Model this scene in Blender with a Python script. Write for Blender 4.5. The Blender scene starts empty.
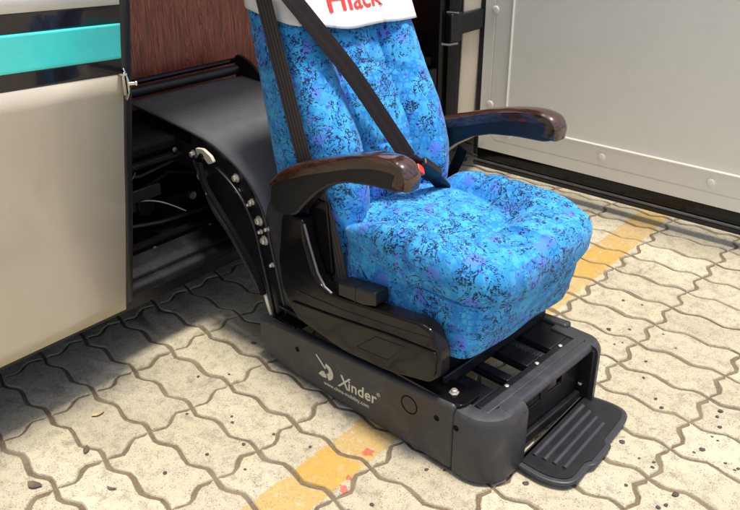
import bpy, bmesh, math, random
from mathutils import Vector, Matrix, noise
random.seed(7)
S = bpy.context.scene
COL = S.collection
PI = math.pi

# ------------------------------------------------------------------ helpers
def lerp(a, b, t): return a + (b - a) * t
def interp(tab, z):
    if z <= tab[0][0]: return tab[0][1]
    for (a, va), (b, vb) in zip(tab, tab[1:]):
        if z <= b:
            t = (z - a) / (b - a); return lerp(va, vb, t)
    return tab[-1][1]

def tag(o, label=None, cat=None, group=None, kind=None):
    if label: o['label'] = label
    if cat: o['category'] = cat
    if group: o['group'] = group
    if kind: o['kind'] = kind
    return o

def empty(name, loc=(0, 0, 0), rz=0):
    o = bpy.data.objects.new(name, None); COL.objects.link(o)
    o.location = loc; o.rotation_euler = (0, 0, rz); o.empty_display_size = .1
    return o

class MB:
    """collects geometry for ONE mesh object"""
    def __init__(s): s.v = []; s.f = []
    def add(s, vs, fs):
        n = len(s.v); s.v += [tuple(v) for v in vs]; s.f += [tuple(i + n for i in f) for f in fs]; return s
    def box(s, x0, x1, y0, y1, z0, z1):
        vs = [(x, y, z) for x in (x0, x1) for y in (y0, y1) for z in (z0, z1)]
        return s.add(vs, [(0, 1, 3, 2), (4, 6, 7, 5), (0, 4, 5, 1), (2, 3, 7, 6), (0, 2, 6, 4), (1, 5, 7, 3)])
    def prism(s, poly, a, b, axis='y'):
        """poly in the plane across axis: y -> (x,z), x -> (y,z), z -> (x,y)"""
        def P(p, t):
            return {'y': (p[0], t, p[1]), 'x': (t, p[0], p[1]), 'z': (p[0], p[1], t)}[axis]
        n = len(poly)
        vs = [P(p, a) for p in poly] + [P(p, b) for p in poly]
        fs = [tuple(range(n)), tuple(reversed(range(n, 2 * n)))]
        fs += [(i, (i + 1) % n, n + (i + 1) % n, n + i) for i in range(n)]
        return s.add(vs, fs)
    def tube(s, pts, r, n=10, cap=True):
        pts = [Vector(p) for p in pts]; rings = []; vs = []
        up = Vector((0, 0, 1))
        for i, p in enumerate(pts):
            t = (pts[min(i + 1, len(pts) - 1)] - pts[max(i - 1, 0)]).normalized()
            a = t.cross(up)
            if a.length < .05: a = t.cross(Vector((1, 0, 0)))
            a.normalize(); b = a.cross(t)
            rr = r[i] if isinstance(r, (list, tuple)) else r
            vs += [p + (a * math.cos(2 * PI * k / n) + b * math.sin(2 * PI * k / n)) * rr for k in range(n)]
        fs = []
        for i in range(len(pts) - 1):
            for k in range(n):
                fs.append((i * n + k, i * n + (k + 1) % n, (i + 1) * n + (k + 1) % n, (i + 1) * n + k))
        if cap:
            fs.append(tuple(range(n))); m = (len(pts) - 1) * n; fs.append(tuple(reversed(range(m, m + n))))
        return s.add(vs, fs)
    def lathe(s, prof, c, axis, n=18):
        """prof = [(r, h)...] around axis through c"""
        ax = Vector(axis).normalized(); a = ax.orthogonal().normalized(); b = ax.cross(a); c = Vector(c)
        vs = []
        for r, h in prof:
            vs += [c + ax * h + (a * math.cos(2 * PI * k / n) + b * math.sin(2 * PI * k / n)) * r for k in range(n)]
        fs = []
        for i in range(len(prof) - 1):
            for k in range(n):
                fs.append((i * n + k, i * n + (k + 1) % n, (i + 1) * n + (k + 1) % n, (i + 1) * n + k))
        fs.append(tuple(reversed(range(n)))); m = (len(prof) - 1) * n; fs.append(tuple(range(m, m + n)))
        return s.add(vs, fs)
    def grid(s, rows, closed=False):
        m = len(rows[0]); vs = [p for r in rows for p in r]; fs = []
        for i in range(len(rows) - 1):
            for k in range(m if closed else m - 1):
                fs.append((i * m + k, i * m + (k + 1) % m, (i + 1) * m + (k + 1) % m, (i + 1) * m + k))
        return s.add(vs, fs)
    def build(s, name, mat, parent=None, bevel=0, smooth=True, seg=3, sub=0, solid=0):
        me = bpy.data.meshes.new(name); me.from_pydata(s.v, [], s.f); me.validate()
        bm = bmesh.new(); bm.from_mesh(me); bmesh.ops.recalc_face_normals(bm, faces=bm.faces)
        bm.to_mesh(me); bm.free()
        o = bpy.data.objects.new(name, me); COL.objects.link(o)
        me.materials.append(mat)
        if solid:
            m = o.modifiers.new('thick', 'SOLIDIFY'); m.thickness = solid; m.offset = 1
        if bevel:
            m = o.modifiers.new('bev', 'BEVEL'); m.width = bevel; m.segments = seg
            m.limit_method = 'ANGLE'; m.angle_limit = math.radians(32); m.harden_normals = False
        if sub:
            m = o.modifiers.new('sub', 'SUBSURF'); m.levels = sub; m.render_levels = sub
        if smooth:
            for p in me.polygons: p.use_smooth = True
            if not sub:
                me.set_sharp_from_angle(angle=math.radians(40))
        if parent: o.parent = parent
        return o

def roundpoly(poly, r, n=6):
    out = []; N = len(poly)
    for i, p in enumerate(poly):
        rr = r[i] if isinstance(r, (list, tuple)) else r
        p = Vector(p); a = Vector(poly[i - 1]); b = Vector(poly[(i + 1) % N])
        if rr <= 0: out.append(tuple(p)); continue
        da = (a - p); db = (b - p)
        ta = p + da.normalized() * min(rr, da.length * .48); tb = p + db.normalized() * min(rr, db.length * .48)
        for k in range(n + 1):
            t = k / n; q = ta * (1 - t) ** 2 + p * 2 * t * (1 - t) + tb * t * t; out.append((q.x, q.y))
    return out

# ------------------------------------------------------------------ materials
def newmat(name):
    m = bpy.data.materials.new(name); m.use_nodes = True
    nt = m.node_tree; b = nt.nodes['Principled BSDF']
    return m, nt, b
def N(nt, t, **kw):
    n = nt.nodes.new(t)
    for k, v in kw.items():
        if k in n.inputs.keys(): n.inputs[k].default_value = v
        else: setattr(n, k, v)
    return n
def L(nt, a, b): nt.links.new(a, b)
def math_(nt, op, a, b=None, c=None, clamp=False):
    n = nt.nodes.new('ShaderNodeMath'); n.operation = op; n.use_clamp = clamp
    for i, v in enumerate((a, b, c)):
        if v is None: continue
        if isinstance(v, (int, float)): n.inputs[i].default_value = v
        else: L(nt, v, n.inputs[i])
    return n.outputs[0]
def mix(nt, f, a, b, mode='MIX'):
    n = nt.nodes.new('ShaderNodeMix'); n.data_type = 'RGBA'; n.blend_type = mode
    for i, v in ((0, f), (6, a), (7, b)):
        if isinstance(v, (int, float)): n.inputs[i].default_value = v
        elif isinstance(v, tuple): n.inputs[i].default_value = v + (1,) if len(v) == 3 else v
        else: L(nt, v, n.inputs[i])
    return n.outputs[2]
def ramp(nt, f, lo, hi):
    n = nt.nodes.new('ShaderNodeMapRange'); n.inputs[1].default_value = lo; n.inputs[2].default_value = hi
    L(nt, f, n.inputs[0]); return n.outputs[0]
def noise_(nt, vec, scale, detail=4, rough=.6, dist=0):
    n = nt.nodes.new('ShaderNodeTexNoise'); n.inputs['Scale'].default_value = scale
    n.inputs['Detail'].default_value = detail; n.inputs['Roughness'].default_value = rough
    n.inputs['Distortion'].default_value = dist
    L(nt, vec, n.inputs['Vector']); return n.outputs[0]
def vor(nt, vec, scale, feat='F1', out='Distance', rand=1):
    n = nt.nodes.new('ShaderNodeTexVoronoi'); n.feature = feat; n.inputs['Scale'].default_value = scale
    n.inputs['Randomness'].default_value = rand
    L(nt, vec, n.inputs['Vector']); return n.outputs[out]
def coord(nt, kind='Object'): return nt.nodes.new('ShaderNodeTexCoord').outputs[kind]
def bump(nt, b, h, strength, dist=.001):
    n = nt.nodes.new('ShaderNodeBump'); n.inputs['Strength'].default_value = strength
    n.inputs['Distance'].default_value = dist; L(nt, h, n.inputs['Height']); L(nt, n.outputs[0], b.inputs['Normal'])

def plain(name, col, rough=.5, metal=0, coat=0, dirt=0, dirtcol=(.2, .17, .13), grain=0, grainscale=900, var=.12, spec=.5, dscale=9):
    m, nt, b = newmat(name); c = coord(nt)
    n1 = noise_(nt, c, 14, 5)
    lo = tuple(x * (1 - var) for x in col); hi = tuple(min(1, x * (1 + var)) for x in col)
    colr = mix(nt, ramp(nt, n1, .35, .65), lo, hi)
    if dirt:
        n2 = noise_(nt, c, dscale, 9, .72, .6)
        f = math_(nt, 'MULTIPLY', ramp(nt, n2, .52, .72), dirt)
        colr = mix(nt, f, colr, dirtcol)
    L(nt, colr, b.inputs['Base Color'])
    b.inputs['Metallic'].default_value = metal
    b.inputs['Specular IOR Level'].default_value = spec
    rr = noise_(nt, c, 22, 6, .7)
    r2 = nt.nodes.new('ShaderNodeMapRange'); L(nt, rr, r2.inputs[0])
    r2.inputs[1].default_value = .3; r2.inputs[2].default_value = .7
    r2.inputs[3].default_value = max(0.02, rough * .8); r2.inputs[4].default_value = min(1, rough * 1.25)
    L(nt, r2.outputs[0], b.inputs['Roughness'])
    if coat: b.inputs['Coat Weight'].default_value = coat; b.inputs['Coat Roughness'].default_value = .06
    if grain: bump(nt, b, noise_(nt, c, grainscale, 2), grain, .0006)
    return m

M = {}
M['plastic'] = plain('charcoal_plastic', (.030, .031, .037), .46, dirt=.42, dirtcol=(.11, .1, .09), grain=.35, var=.1)
M['plastic_dark'] = plain('dark_plastic', (.009, .009, .011), .4, grain=.2, dirt=.2, dirtcol=(.05, .045, .04))
M['gloss_black'] = plain('gloss_black_plastic', (.006, .005, .006), .13, coat=.15, dirt=.1, dirtcol=(.035, .028, .024), var=.2, spec=.2)
M['rubber'] = plain('black_rubber', (.010, .010, .014), .38, var=.2, dirt=.15, dirtcol=(.05, .05, .05))
M['black_metal'] = plain('black_painted_metal', (.009, .009, .012), .35, dirt=.35, dirtcol=(.045, .04, .035), var=.25)
M['grime'] = plain('grimy_black_metal', (.006, .006, .008), .55, spec=.25, dirt=.45, dirtcol=(.035, .030, .026), var=.3, grain=.5, grainscale=120, dscale=26)
M['steel'] = plain('bright_steel', (.66, .62, .54), .35, metal=.6)
M['rack'] = plain('worn_rack_metal', (.16, .16, .16), .45, metal=.7, dirt=.3, dirtcol=(.05, .05, .05))
M['shroud'] = plain('grey_leatherette', (.095, .104, .111), .6, grain=.5, grainscale=700, var=.06, dirt=.15, dirtcol=(.13, .13, .12))
M['leaf_paint'] = plain('door_lining_grey', (.85, .83, .74), .45, grain=.2, grainscale=500, var=.012, dirt=.05, dirtcol=(.45, .42, .35))
M['white_paint'] = plain('white_paint', (.75, .75, .72), .2, coat=.5, var=.02)
M['teal'] = plain('turquoise_paint', (.09, .90, .86), .3, coat=.2, var=.05)
M['dark_band'] = plain('dark_glossy_band', (.012, .008, .010), .22, coat=.3, var=.2)
M['belt_grey'] = None
M['red'] = plain('red_button', (.75, .06, .04), .35)
M['print'] = plain('pale_print', (.62, .60, .48), .5, var=.08)
M['red_print'] = plain('red_print', (.75, .045, .04), .6)
M['chrome'] = plain('chrome', (.7, .68, .62), .15, metal=1)

# champagne body paint
m, nt, b = newmat('champagne_body_paint'); c = coord(nt)
n1 = noise_(nt, c, 3.2, 2, .5, .7); n2 = noise_(nt, c, 1400, 1)
colr = mix(nt, ramp(nt, n1, .4, .6), (.56, .50, .385), (.62, .555, .435))
sp = vor(nt, c, 26); colr = mix(nt, math_(nt, 'LESS_THAN', sp, .035), colr, (.6, .57, .48))
colr = mix(nt, math_(nt, 'MULTIPLY', ramp(nt, noise_(nt, c, 6, 8, .7), .58, .7), .15), colr, (.3, .25, .18))
L(nt, colr, b.inputs['Base Color']); b.inputs['Metallic'].default_value = .1; b.inputs['Roughness'].default_value = .4
b.inputs['Coat Weight'].default_value = .3; b.inputs['Coat Roughness'].default_value = .08
bump(nt, b, noise_(nt, c, 5, 2), .12, .004)
M['champagne'] = m

# wood veneer (vertical grain)
m, nt, b = newmat('dark_red_wood_veneer'); c = coord(nt)
mp = N(nt, 'ShaderNodeMapping'); L(nt, c, mp.inputs[0]); mp.inputs['Scale'].default_value = (1, 9, .9)
w1 = noise_(nt, mp.outputs[0], 2.6, 6, .62, 1.6)
mp2 = N(nt, 'ShaderNodeMapping'); L(nt, c, mp2.inputs[0]); mp2.inputs['Scale'].default_value = (1, 120, 3)
w2 = noise_(nt, mp2.outputs[0], 2.2, 4, .7)
ring = math_(nt, 'FRACT', math_(nt, 'MULTIPLY', w1, 9))
ring = math_(nt, 'ABSOLUTE', math_(nt, 'SUBTRACT', math_(nt, 'MULTIPLY', ring, 2), 1))
col = mix(nt, ring, (.28, .066, .042), (.58, .175, .105))
col = mix(nt, ramp(nt, w2, .35, .7), col, (.08, .022, .018))
L(nt, col, b.inputs['Base Color']); b.inputs['Roughness'].default_value = .35
M['wood'] = m

# armrest burl cap
m, nt, b = newmat('burl_armrest_cap'); c = coord(nt)
mp = N(nt, 'ShaderNodeMapping'); L(nt, c, mp.inputs[0]); mp.inputs['Scale'].default_value = (1, 3.5, 3.5)
w1 = noise_(nt, mp.outputs[0], 12, 7, .65, 2.2)
col = mix(nt, ramp(nt, w1, .35, .68), (.016, .008, .006), (.085, .034, .020))
L(nt, col, b.inputs['Base Color']); b.inputs['Roughness'].default_value = .16
b.inputs['Coat Weight'].default_value = .8; b.inputs['Coat Roughness'].default_value = .05
M['burl'] = m

# seat fabric
m, nt, b = newmat('blue_patterned_seat_fabric'); c = coord(nt)
base = mix(nt, ramp(nt, noise_(nt, c, 30, 3, .6), .45, .55), (.030, .275, .62), (.056, .365, .71))
lines = vor(nt, c, 62, 'DISTANCE_TO_EDGE', rand=.45)
lm = math_(nt, 'MULTIPLY', math_(nt, 'LESS_THAN', lines, .13), math_(nt, 'GREATER_THAN', noise_(nt, c, 16, 2), .5))
base = mix(nt, math_(nt, 'MULTIPLY', lm, .5), base, (.008, .13, .52))
dn = nt.nodes.new('ShaderNodeTexNoise'); dn.inputs['Scale'].default_value = 22; L(nt, c, dn.inputs['Vector'])
dv = nt.nodes.new('ShaderNodeVectorMath'); dv.operation = 'MULTIPLY_ADD'; L(nt, dn.outputs['Color'], dv.inputs[0])
dv.inputs[1].default_value = (.035,) * 3; L(nt, c, dv.inputs[2])
ov = vor(nt, dv.outputs[0], 13.5)
base = mix(nt, math_(nt, 'MULTIPLY', math_(nt, 'LESS_THAN', ov, .27), .9), base, (.085, .215, .72))
vb = nt.nodes.new('ShaderNodeTexVoronoi'); vb.inputs['Scale'].default_value = 360; L(nt, c, vb.inputs['Vector'])
sx = nt.nodes.new('ShaderNodeSeparateColor'); L(nt, vb.outputs['Color'], sx.inputs[0])
veins = math_(nt, 'ABSOLUTE', math_(nt, 'SUBTRACT', noise_(nt, c, 15, 3, .6, 1.8), .5))
patch = noise_(nt, c, 11, 3, .55, .5)
lim = math_(nt, 'MULTIPLY', ramp(nt, patch, .36, .62), .039)
blk = math_(nt, 'MULTIPLY', math_(nt, 'GREATER_THAN', sx.outputs[0], .36), math_(nt, 'LESS_THAN', veins, lim))
blk2 = math_(nt, 'MULTIPLY', math_(nt, 'GREATER_THAN', sx.outputs[1], .86), math_(nt, 'LESS_THAN', veins, math_(nt, 'MULTIPLY', lim, 2.6)))
blk = math_(nt, 'MAXIMUM', blk, blk2)
vp = nt.nodes.new('ShaderNodeTexVoronoi'); vp.inputs['Scale'].default_value = 105; L(nt, c, vp.inputs['Vector'])
sp_ = nt.nodes.new('ShaderNodeSeparateColor'); L(nt, vp.outputs['Color'], sp_.inputs[0])
pur = math_(nt, 'MULTIPLY', math_(nt, 'LESS_THAN', vp.outputs['Distance'], .42), math_(nt, 'GREATER_THAN', sp_.outputs[0], .90))
base = mix(nt, math_(nt, 'MULTIPLY', pur, .85), base, (.10, .035, .42))
base = mix(nt, math_(nt, 'MULTIPLY', blk, .93), base, (.008, .012, .05))
L(nt, base, b.inputs['Base Color']); b.inputs['Roughness'].default_value = .85
b.inputs['Sheen Weight'].default_value = .12; b.inputs['Sheen Roughness'].default_value = .5
b.inputs['Specular IOR Level'].default_value = .2
hb = math_(nt, 'ADD', math_(nt, 'MULTIPLY', noise_(nt, c, 1500, 1), .35), math_(nt, 'ADD', math_(nt, 'MULTIPLY', lm, -.4), noise_(nt, c, 45, 3)))
bump(nt, b, hb, .5, .0022)
M['fabric'] = m

# white head cover cloth
m, nt, b = newmat('white_cotton_cloth'); c = coord(nt)
col = mix(nt, ramp(nt, noise_(nt, c, 12, 4), .4, .65), (.74, .73, .70), (.80, .79, .77))
L(nt, col, b.inputs['Base Color']); b.inputs['Roughness'].default_value = .9
bump(nt, b, math_(nt, 'ADD', noise_(nt, c, 14, 3, .5), math_(nt, 'MULTIPLY', noise_(nt, c, 1200, 1), .15)), .6, .004)
M['cloth'] = m

def webbing(name, c0, c1, stripes, wdt):
    m, nt, b = newmat(name)
    uv = nt.nodes.new('ShaderNodeUVMap').outputs[0]
    sep = nt.nodes.new('ShaderNodeSeparateXYZ'); L(nt, uv, sep.inputs[0])
    s = math_(nt, 'SINE', math_(nt, 'MULTIPLY', sep.outputs[0], 2 * PI * stripes))
    fine = math_(nt, 'SINE', math_(nt, 'MULTIPLY', sep.outputs[1], 2 * PI * 420))
    col = mix(nt, ramp(nt, s, -.3, .9), c0, c1)
    L(nt, col, b.inputs['Base Color']); b.inputs['Roughness'].default_value = .7; b.inputs['Specular IOR Level'].default_value = .18
    h = math_(nt, 'ADD', s, math_(nt, 'MULTIPLY', fine, .5)); bump(nt, b, h, .45, .0008)
    return m
M['belt_grey'] = webbing('grey_ribbed_webbing', (.045, .038, .035), (.075, .066, .060), 5, 1)
M['belt_dark'] = webbing('dark_brown_webbing', (.007, .0045, .005), (.011, .007, .008), 2, 1)

# concrete pavers with the painted line
def paver_mat(name, sheet):
    m, nt, b = newmat(name); c = coord(nt)
    g = nt.nodes.new('ShaderNodeNewGeometry')
    sep = nt.nodes.new('ShaderNodeSeparateXYZ'); L(nt, c, sep.inputs[0])
    big = noise_(nt, c, 2.2, 5, .6, .5)
    col = mix(nt, ramp(nt, big, .32, .68), (.45, .395, .275), (.56, .51, .385))
    rnd = g.outputs['Random Per Island']
    col = mix(nt, math_(nt, 'MULTIPLY', rnd, .6), col, (.35, .305, .22))
    mid = noise_(nt, c, 26, 6, .75)
    col = mix(nt, math_(nt, 'MULTIPLY', ramp(nt, mid, .48, .70), .75), col, (.24, .205, .15))
    fine = noise_(nt, c, 260, 3, .8)
    col = mix(nt, math_(nt, 'MULTIPLY', ramp(nt, fine, .50, .70), .55), col, (.20, .175, .13))
    col = mix(nt, math_(nt, 'MULTIPLY', ramp(nt, fine, .47, .30), .35), col, (.70, .65, .53))
    gr = vor(nt, c, 150); gm = math_(nt, 'MULTIPLY', math_(nt, 'LESS_THAN', gr, .21), math_(nt, 'GREATER_THAN', mid, .47))
    col = mix(nt, math_(nt, 'MULTIPLY', gm, .8), col, (.10, .085, .065))
    sc = noise_(nt, c, 95, 5, .8, 2.5)
    col = mix(nt, math_(nt, 'MULTIPLY', ramp(nt, sc, .60, .66), .55), col, (.17, .145, .11))
    # dull stains with their own outline
    st = noise_(nt, c, 9, 5, .7, 1.2)
    col = mix(nt, math_(nt, 'MULTIPLY', ramp(nt, st, .58, .68), .5), col, (.15, .135, .12))
    if not sheet:
        # worn yellow line, x from -1.155 to -1.03
        ed = math_(nt, 'MULTIPLY', math_(nt, 'SUBTRACT', noise_(nt, c, 22, 5, .7), .5), .032)
        xx = math_(nt, 'ADD', sep.outputs[0], ed)
        dist = math_(nt, 'ABSOLUTE', math_(nt, 'ADD', xx, 1.092))
        inside = ramp(nt, dist, .0655, .0615)
        wear = ramp(nt, noise_(nt, c, 34, 8, .75), .64, .54)
        yf = math_(nt, 'MULTIPLY', math_(nt, 'MULTIPLY', inside, wear), math_(nt, 'MULTIPLY_ADD', math_(nt, 'FRACT', math_(nt, 'MULTIPLY', rnd, 7.3)), .4, .58), clamp=True)
        yc = mix(nt, ramp(nt, noise_(nt, c, 60, 4), .35, .7), (.50, .31, .065), (.42, .265, .07))
        yc = mix(nt, math_(nt, 'MULTIPLY', ramp(nt, fine, .52, .72), .5), yc, (.25, .18, .08))
        col = mix(nt, yf, col, yc)
        for px, py, r in ((-1.055, 1.206, .017), (-1.012, 1.067, .016), (-1.03, 1.10, .011)):
            v = nt.nodes.new('ShaderNodeVectorMath'); v.operation = 'DISTANCE'
            L(nt, dvp(nt, c), v.inputs[0]); v.inputs[1].default_value = (px, py, 0)
            col = mix(nt, math_(nt, 'MULTIPLY', ramp(nt, v.outputs['Value'], r, r * .7), .7), col, (.45, .05, .04))
    L(nt, col, b.inputs['Base Color']); b.inputs['Roughness'].default_value = .85
    b.inputs['Specular IOR Level'].default_value = .25
    h = math_(nt, 'ADD', math_(nt, 'MULTIPLY', mid, .8), math_(nt, 'ADD', math_(nt, 'MULTIPLY', fine, .5), math_(nt, 'MULTIPLY', gm, -.6)))
    bump(nt, b, h, .8, .0025)
    return m
def dvp(nt, c):
    n = nt.nodes.new('ShaderNodeTexNoise'); n.inputs['Scale'].default_value = 45; L(nt, c, n.inputs['Vector'])
    v = nt.nodes.new('ShaderNodeVectorMath'); v.operation = 'MULTIPLY_ADD'; L(nt, n.outputs['Color'], v.inputs[0])
    v.inputs[1].default_value = (.03, .03, 0)
    v2 = nt.nodes.new('ShaderNodeVectorMath'); v2.operation = 'SUBTRACT'; L(nt, c, v2.inputs[0]); v2.inputs[1].default_value = (.015, .015, 0)
    L(nt, v2.outputs[0], v.inputs[2]); return v.outputs[0]
M['paver'] = paver_mat('worn_cream_concrete', False)
M['paver_sheet'] = paver_mat('worn_cream_concrete_far', True)
m, nt, b = newmat('joint_sand'); c = coord(nt)
col = mix(nt, ramp(nt, noise_(nt, c, 120, 6, .8), .35, .65), (.11, .08, .05), (.22, .165, .105))
col = mix(nt, ramp(nt, noise_(nt, c, 7, 5), .45, .65), col, (.22, .175, .115))
L(nt, col, b.inputs['Base Color']); b.inputs['Roughness'].default_value = .95
bump(nt, b, noise_(nt, c, 400, 4), .8, .004)
M['joint'] = m
M['dull_black'] = plain('shade_black', (.006, .006, .007), .85, spec=.1)  # dull black, carries the shade of step floor, pan gap and holes as colour
M['pebble'] = plain('dark_grit', (.065, .055, .048), .8, var=.4)
M['dead'] = plain('dry_leaf', (.11, .085, .06), .8, var=.4)
M['dead_pale'] = plain('pale_dry_leaf', (.42, .34, .17), .8, var=.25)

# ------------------------------------------------------------------ ground
g = MB().add([(-40, -40, -.030), (40, -40, -.030), (40, 40, -.030), (-40, 40, -.030)], [(0, 1, 2, 3)]).build('ground', M['paver_sheet'], smooth=False)
tag(g, kind='structure')
PW, PL, PX, PY = .13974, .27536, -1.834, .7471
LONG = [(0, 0), (.13, -.085), (.20, -.05), (.33, .06), (.42, .045), (.55, -.03), (.64, -.075), (.72, -.03), (.83, .075), (.90, .06)]
SHORT = [(0, 0), (.12, .012), (.30, .050), (.42, .03), (.50, .0), (.58, -.03), (.70, -.055), (.88, -.015)]
def latt(i, j): return (PX + i * PL, PY + j * PW)
def wob(x, y, s=.0022):
    a = .0012
    return (x + s * noise.noise(Vector((x * 30, y * 30, 1.3))) + a * noise.noise(Vector((x * 130, y * 130, 4))), y + s * noise.noise(Vector((x * 30, y * 30, 7.7))) + a * noise.noise(Vector((x * 130, y * 130, 9))))
mb = MB()
i0, i1, j0, j1 = -9, 17, -14, 42
for i in range(i0, i1):
    for j in range(j0, j1):
        x0, y0 = latt(i, j); out = []
        out += [(x0 + t * PL, y0 + d * PW) for t, d in LONG]
        out += [(x0 + PL + d * PL, y0 + t * PW) for t, d in SHORT]
        out += [(x0 + (1 - 0) * PL, y0 + PW)]
        out += [(x0 + t * PL, y0 + PW + d * PW) for t, d in reversed(LONG[1:])]
        out += [(x0, y0 + PW)]
        out += [(x0 + d * PL, y0 + t * PW) for t, d in reversed(SHORT[1:])]
        out = [wob(*q) for q in out]
        # inset along normals
        n = len(out)
        def inset(poly, d):
            r = []
            for k in range(n):
                a = Vector(poly[k - 1]); p = Vector(poly[k]); c_ = Vector(poly[(k + 1) % n])
                t = (c_ - a).normalized(); nn = Vector((-t.y, t.x)); r.append((p.x + nn.x * d, p.y + nn.y * d))
            return r
        dz = random.uniform(-.0022, .0010); tx = random.uniform(-.007, .007); ty = random.uniform(-.012, .012)
        cx, cy = x0 + PL / 2, y0 + PW / 2
        def Z(q, z): return (q[0], q[1], z + dz + (q[0] - cx) * tx + (q[1] - cy) * ty)
        jw = .0046 + .0018 * noise.noise(Vector((cx * 3, cy * 3, 0)))
        o0 = inset(out, jw); o1 = inset(out, jw + .0008); o2 = inset(out, jw + .0035)
        o1 = [(q[0] + random.gauss(0, .0006), q[1] + random.gauss(0, .0006)) for q in o1]
        for _c in range(random.randint(1, 4)):
            k_ = random.randrange(n); bite = random.uniform(.002, .006)
            for dk, wk in ((-1, .45), (0, 1), (1, .5)):
                kk = (k_ + dk) % n
                for ring in (o1, o2):
                    q = ring[kk]; v_ = Vector((cx - q[0], cy - q[1])).normalized() * bite * wk
                    ring[kk] = (q[0] + v_.x, q[1] + v_.y)
        vs = [Z(q, -.018) for q in o0] + [Z(q, -.0028) for q in o1] + [Z(q, 0) for q in o2]
        fs = []
        for a_ in (0, n):
            fs += [(a_ + k, a_ + (k + 1) % n, a_ + n + (k + 1) % n, a_ + n + k) for k in range(n)]
        fs.append(tuple(range(2 * n, 3 * n)))
        mb.add(vs, fs)
pv = mb.build('paving', M['paver']); tag(pv, kind='structure')
x0, y0 = latt(i0, j0); x1, y1 = latt(i1, j1)
js = MB()
nx, ny = 60, 60
rows = [[(lerp(x0, x1, a / nx), lerp(y0, y1, bb / ny), -.0050 + .0018 * noise.noise(Vector((a * .9, bb * .9, 0)))) for a in range(nx + 1)] for bb in range(ny + 1)]
js.grid(rows); tag(js.build('joint_sand', M['joint']), kind='structure')

# ------------------------------------------------------------------ grit and litter
PEB = [(-0.565, 1.668), (-0.504, 1.636), (-0.464, 1.626), (-0.469, 1.646), (-0.488, 1.523), (-0.383, 1.571), (-0.398, 1.503), (-0.387, 1.522), (-0.329, 1.759), (-0.302, 1.749), (-0.297, 1.759), (-0.405, 1.749), (-0.393, 1.773), (-0.391, 1.84), (-0.374, 1.834), (-0.389, 1.894), (-0.411, 1.965), (-0.41, 1.934), (-0.64, 1.978), (-0.543, 1.875), (-0.572, 1.903), (-0.819, 2.377), (-0.785, 2.202), (-0.628, 2.19), (-0.67, 2.062), (-0.784, 2.089), (-0.769, 2.114), (-0.69, 2.243), (-0.881, 2.363), (-0.837, 2.159), (-1.667, 1.36), (-1.605, 1.347), (-1.662, 1.133), (-1.599, 1.199), (-1.327, 1.017), (-1.44, 1.073), (-1.296, 1.097), (-1.252, 0.956), (-0.926, 1.071), (-1.184, 1.123), (-1.419, 1.057), (-0.898, 1.251), (-0.862, 1.278), (-0.68, 1.369), (-1.398, 0.817), (-1.371, 0.93), (-1.545, 1.0)]
BIG = {0, 5, 12, 16, 29, 28, 30, 43}
pm = []
for k in range(4):
    bm = bmesh.new(); bmesh.ops.create_icosphere(bm, subdivisions=2, radius=1)
    for v in bm.verts:
        v.co *= 1 + .35 * noise.noise(v.co * 1.3 + Vector((k * 9, 0, 0)))
        v.co.z *= .32; v.co.x *= 1.25
    me = bpy.data.meshes.new('pebble'); bm.to_mesh(me); bm.free(); me.materials.append(M['pebble'])
    for p in me.polygons: p.use_smooth = True
    pm.append(me)
for k, (x, y) in enumerate(PEB):
    o = bpy.data.objects.new('pebble', pm[k % 4]); COL.objects.link(o)
    r = random.uniform(.0032, .0050) * (1.6 if k in BIG else 1)
    o.scale = (r, r, r); o.location = (x, y, r * .12); o.rotation_euler = (0, 0, random.uniform(0, 6))
    tag(o, 'small dark bit of grit lying on the cream paving', 'pebble', 'bits of dark grit scattered over the paving')

def leafmesh(name, w, l, curl, mat, loc, rz, seed):
    rows = []
    for i in range(9):
        t = i / 8; half = w * math.sin(PI * min(1, max(0.02, t * .96 + .02))) ** .7 * .5
        row = []
        for j in range(5):
            s = (j - 2) / 2
            x = s * half + curl * .4 * math.sin(t * PI); y = (t - .5) * l
            z = .0015 + abs(s) * half * .35 + .003 * abs(noise.noise(Vector((x * 90 + seed, y * 90, 0)))) + .004 * (t - .5) ** 2 * 4
            x += .12 * w * noise.noise(Vector((t * 4, s, seed)))
            row.append((x, y, z))
        rows.append(row)
    o = MB().grid(rows).build(name, mat, solid=.0006)
    o.location = loc; o.rotation_euler = (0, 0, rz); return o
tag(leafmesh('dead_leaf', .022, .042, .012, M['dead'], (-1.61, .582, 0), -1.2, 3), 'curled dark dry leaf beside the paver joint at the lower left', 'leaf')
tag(leafmesh('dead_leaf', .016, .030, 0, M['dead'], (-1.625, .734, 0), .9, 8), 'dark crumpled leaf scrap on a joint below the bus panel', 'leaf')
tag(leafmesh('dead_leaf', .018, .036, 0, M['dead_pale'], (-1.734, .838, 0), -.2, 5), 'pale yellowish leaf lying just outside the bus shadow', 'leaf')
tag(leafmesh('dead_leaf', .008, .026, .006, M['dead'], (-1.452, .698, 0), -1.1, 12), 'thin dark leaf sliver alone on a cream paver', 'leaf')

# ------------------------------------------------------------------ bus
bus = empty('bus', (-2.6, 2.0, 0))
tag(bus, 'champagne and turquoise bus with its side door opening uncovered and door leaf swung out', 'bus')
def bput(mbx, name, mat, parent=None, **kw):
    o = mbx.build(name, mat, None, **kw); o.parent = parent or bus
    o.matrix_parent_inverse = Matrix.Translation((2.6, -2.0, 0)); return o
def bsub(mbx, name, mat, parent, **kw):
    o = mbx.build(name, mat, None, **kw); o.parent = parent
    o.matrix_parent_inverse = Matrix.Identity(4); return o

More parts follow.
